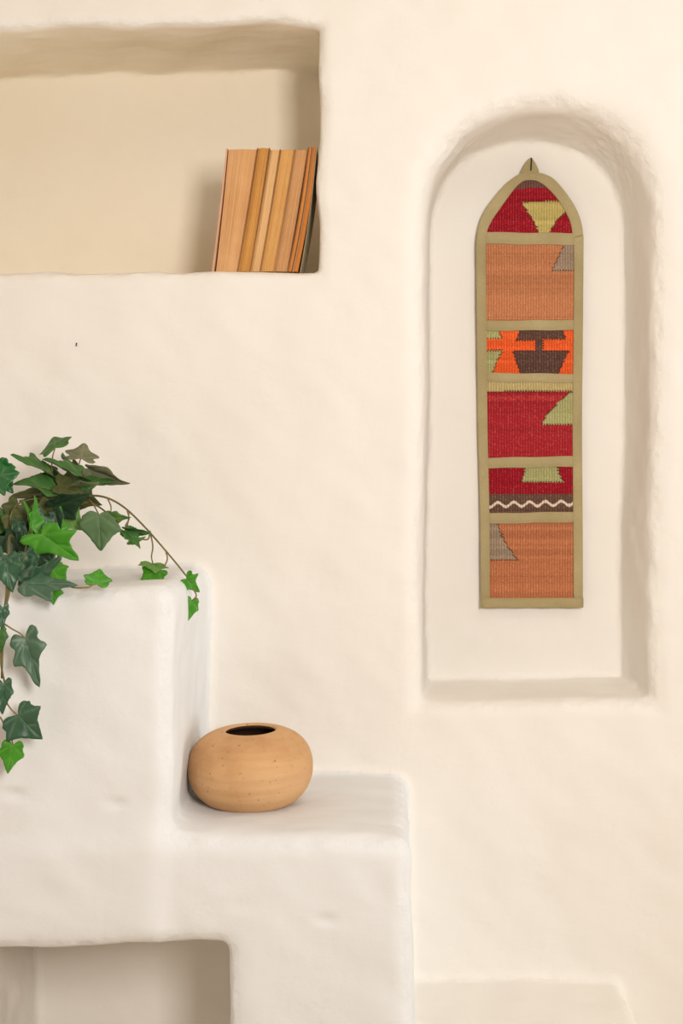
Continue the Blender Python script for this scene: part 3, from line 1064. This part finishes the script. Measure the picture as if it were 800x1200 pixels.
# --- lower
leaf((27, 683), (88, 683), 'T', -0.335, -0.012, (11, 22), -0.012, spiky=True, fold=0.1, curl=-0.15, seed=41, stalk=[(27, 660, -0.29), (22, 672, -0.32)])
leaf((36, 684), (73, 651), 'D', -0.328, -0.004, (10, 12), 0.01, spiky=True, fold=0.16, curl=0.0, seed=42)
leaf((36, 672), (20, 662), 'D', -0.325, 0.0, (10, -18), 0.0, seed=43)
leaf((62, 668), (76, 684), 'B', -0.30, -0.014, (14, -10), 0.004, seed=44)
leaf((62, 688), (62, 709), 'B', -0.336, -0.006, (12, 0), 0.0, seed=45)
leaf((113, 684), (118, 665), 'B', -0.318, 0.012, (17, 3), 0.006, fold=0.12, seed=46, stalk=[(74, 680, -0.31), (84, 688, -0.326), (102, 688.5, -0.33), (108, 686, -0.324)])
leaf((6, 655), (14, 694), 'D', -0.335, -0.008, (22, -4), 0.004, fold=0.1, seed=47)
leaf((4, 650), (-14, 668), 'D', -0.335, 0.0, (-12, -14), 0.0, seed=48)
# --- arching vine
leaf((179, 660), (182, 669), 'L', -0.195, -0.018, (18, 2), 0.0, fold=0.05, seed=49, stalk=[(176, 624, -0.19), (179, 640, -0.19), (177.5, 652, -0.193)])
leaf((186, 668), (164, 681), 'B', -0.205, -0.015, (12, 8), -0.012, fold=0.1, seed=50, stalk=[(194, 645, -0.19), (196, 655, -0.193), (192, 664, -0.2)])
leaf((218, 678), (233, 694), 'B', -0.19, -0.006, (9, -11), 0.0, fold=0.12, spiky=True, seed=51)
leaf((225, 704), (219, 730), 'B', -0.192, -0.006, (9.5, 2), 0.003, fold=0.15, seed=52, stalk=[(226, 690, -0.195), (230, 698, -0.195)])
leaf((150, 622), (160, 634), 'M', -0.198, 0.0, (6, -6), 0.0, seed=53, stalk=[(176, 622, -0.19), (173, 632, -0.192), (162, 630, -0.195)])
# --- hanging strand
leaf((3, 712), (2, 738), 'D', -0.35, -0.004, (9, -2), 0.004, seed=54)
leaf((0, 738), (3, 764), 'M', -0.352, -0.004, (9, -1), 0.004, seed=55)
leaf((29, 748), (45, 806), 'T', -0.352, -0.006, (20, -12), 0.004, fold=0.1, spiky=True, seed=56, stalk=[(5, 731, -0.345), (14, 737, -0.35), (23, 742, -0.352)])
leaf((4, 801), (2, 838), 'D', -0.35, -0.006, (13, -2), 0.002, seed=57)
leaf((20, 838), (47, 867), 'D', -0.352, -0.008, (19, -20), 0.0, fold=0.16, seed=58, stalk=[(5, 800, -0.343), (6, 818, -0.346), (12, 830, -0.35)], wf=0.55)
leaf((15, 873), (8, 907), 'B', -0.35, -0.008, (16, 2), 0.0, fold=0.1, seed=59, stalk=[(0, 840, -0.345), (7, 852, -0.347), (13, 864, -0.349)])
# --- beyond the left edge of the view
for k, (bx, by, tx, ty, tn, yy) in enumerate([(-40, 560, -75, 548, 'M', -0.15), (-35, 600, -70, 625, 'D', -0.2), (-25, 640, -40, 672, 'D', -0.3), (-55, 590, -95, 600, 'B', -0.15), (-20, 610, -28, 648, 'K', -0.22)]):
    leaf((bx, by), (tx, ty), tn, yy, -0.01, seed=70 + k)

# ------------------------------------------------------------------ camera, light
cam = bpy.data.cameras.new('camera')
co_ = bpy.data.objects.new('camera', cam)
COL.objects.link(co_)
co_.location = (0, -CAMD, CAMZ)
co_.rotation_euler = (math.pi / 2, 0, 0)
cam.sensor_fit = 'VERTICAL'
cam.sensor_height = 36
cam.lens = 36 * CAMD / (1200 * K)
cam.shift_x = (400 - HX) / 1200
cam.shift_y = (HY - 600) / 1200
cam.clip_start = 0.02
scene.camera = co_


def area(name, loc, target, sx, sy, power, col):
    l = bpy.data.lights.new(name, 'AREA')
    l.shape = 'RECTANGLE'
    l.size, l.size_y = sx, sy
    l.energy = power
    l.color = col
    o = bpy.data.objects.new(name, l)
    COL.objects.link(o)
    o.location = loc
    o.rotation_euler = (Vector(target) - Vector(loc)).to_track_quat('-Z', 'Y').to_euler()
    return o


area('key_light', (0.5, -2.0, 1.53), (0.05, 0, 1.2), 0.36, 0.55, 27.4, (1.0, 0.955, 0.89))  # unseen key light at front right, set to suit the shadow angles
area('side_daylight', (3.6, -0.66, 0.8), (-0.2, -0.15, 0.8), 0.7, 1.3, 43, (0.98, 1.0, 0.98))
area('overhead_fill', (0.7, -1.0, 2.6), (0.2, -0.5, 0), 1.0, 1.0, 7.5, (0.8, 0.94, 1.0))  # unseen overhead fill, added to brighten the step tops and niche sill
w = bpy.data.worlds.new('world')
scene.world = w
w.use_nodes = True
bg = w.node_tree.nodes['Background']
bg.inputs[0].default_value = (1.0, 0.45, 0.15, 1)
bg.inputs[1].default_value = 0.05

vsn = scene.view_settings
vsn.view_transform = 'Standard'
vsn.look = 'None'
vsn.gamma = 1.0
vsn.use_curve_mapping = False
vsn.exposure = -0.03
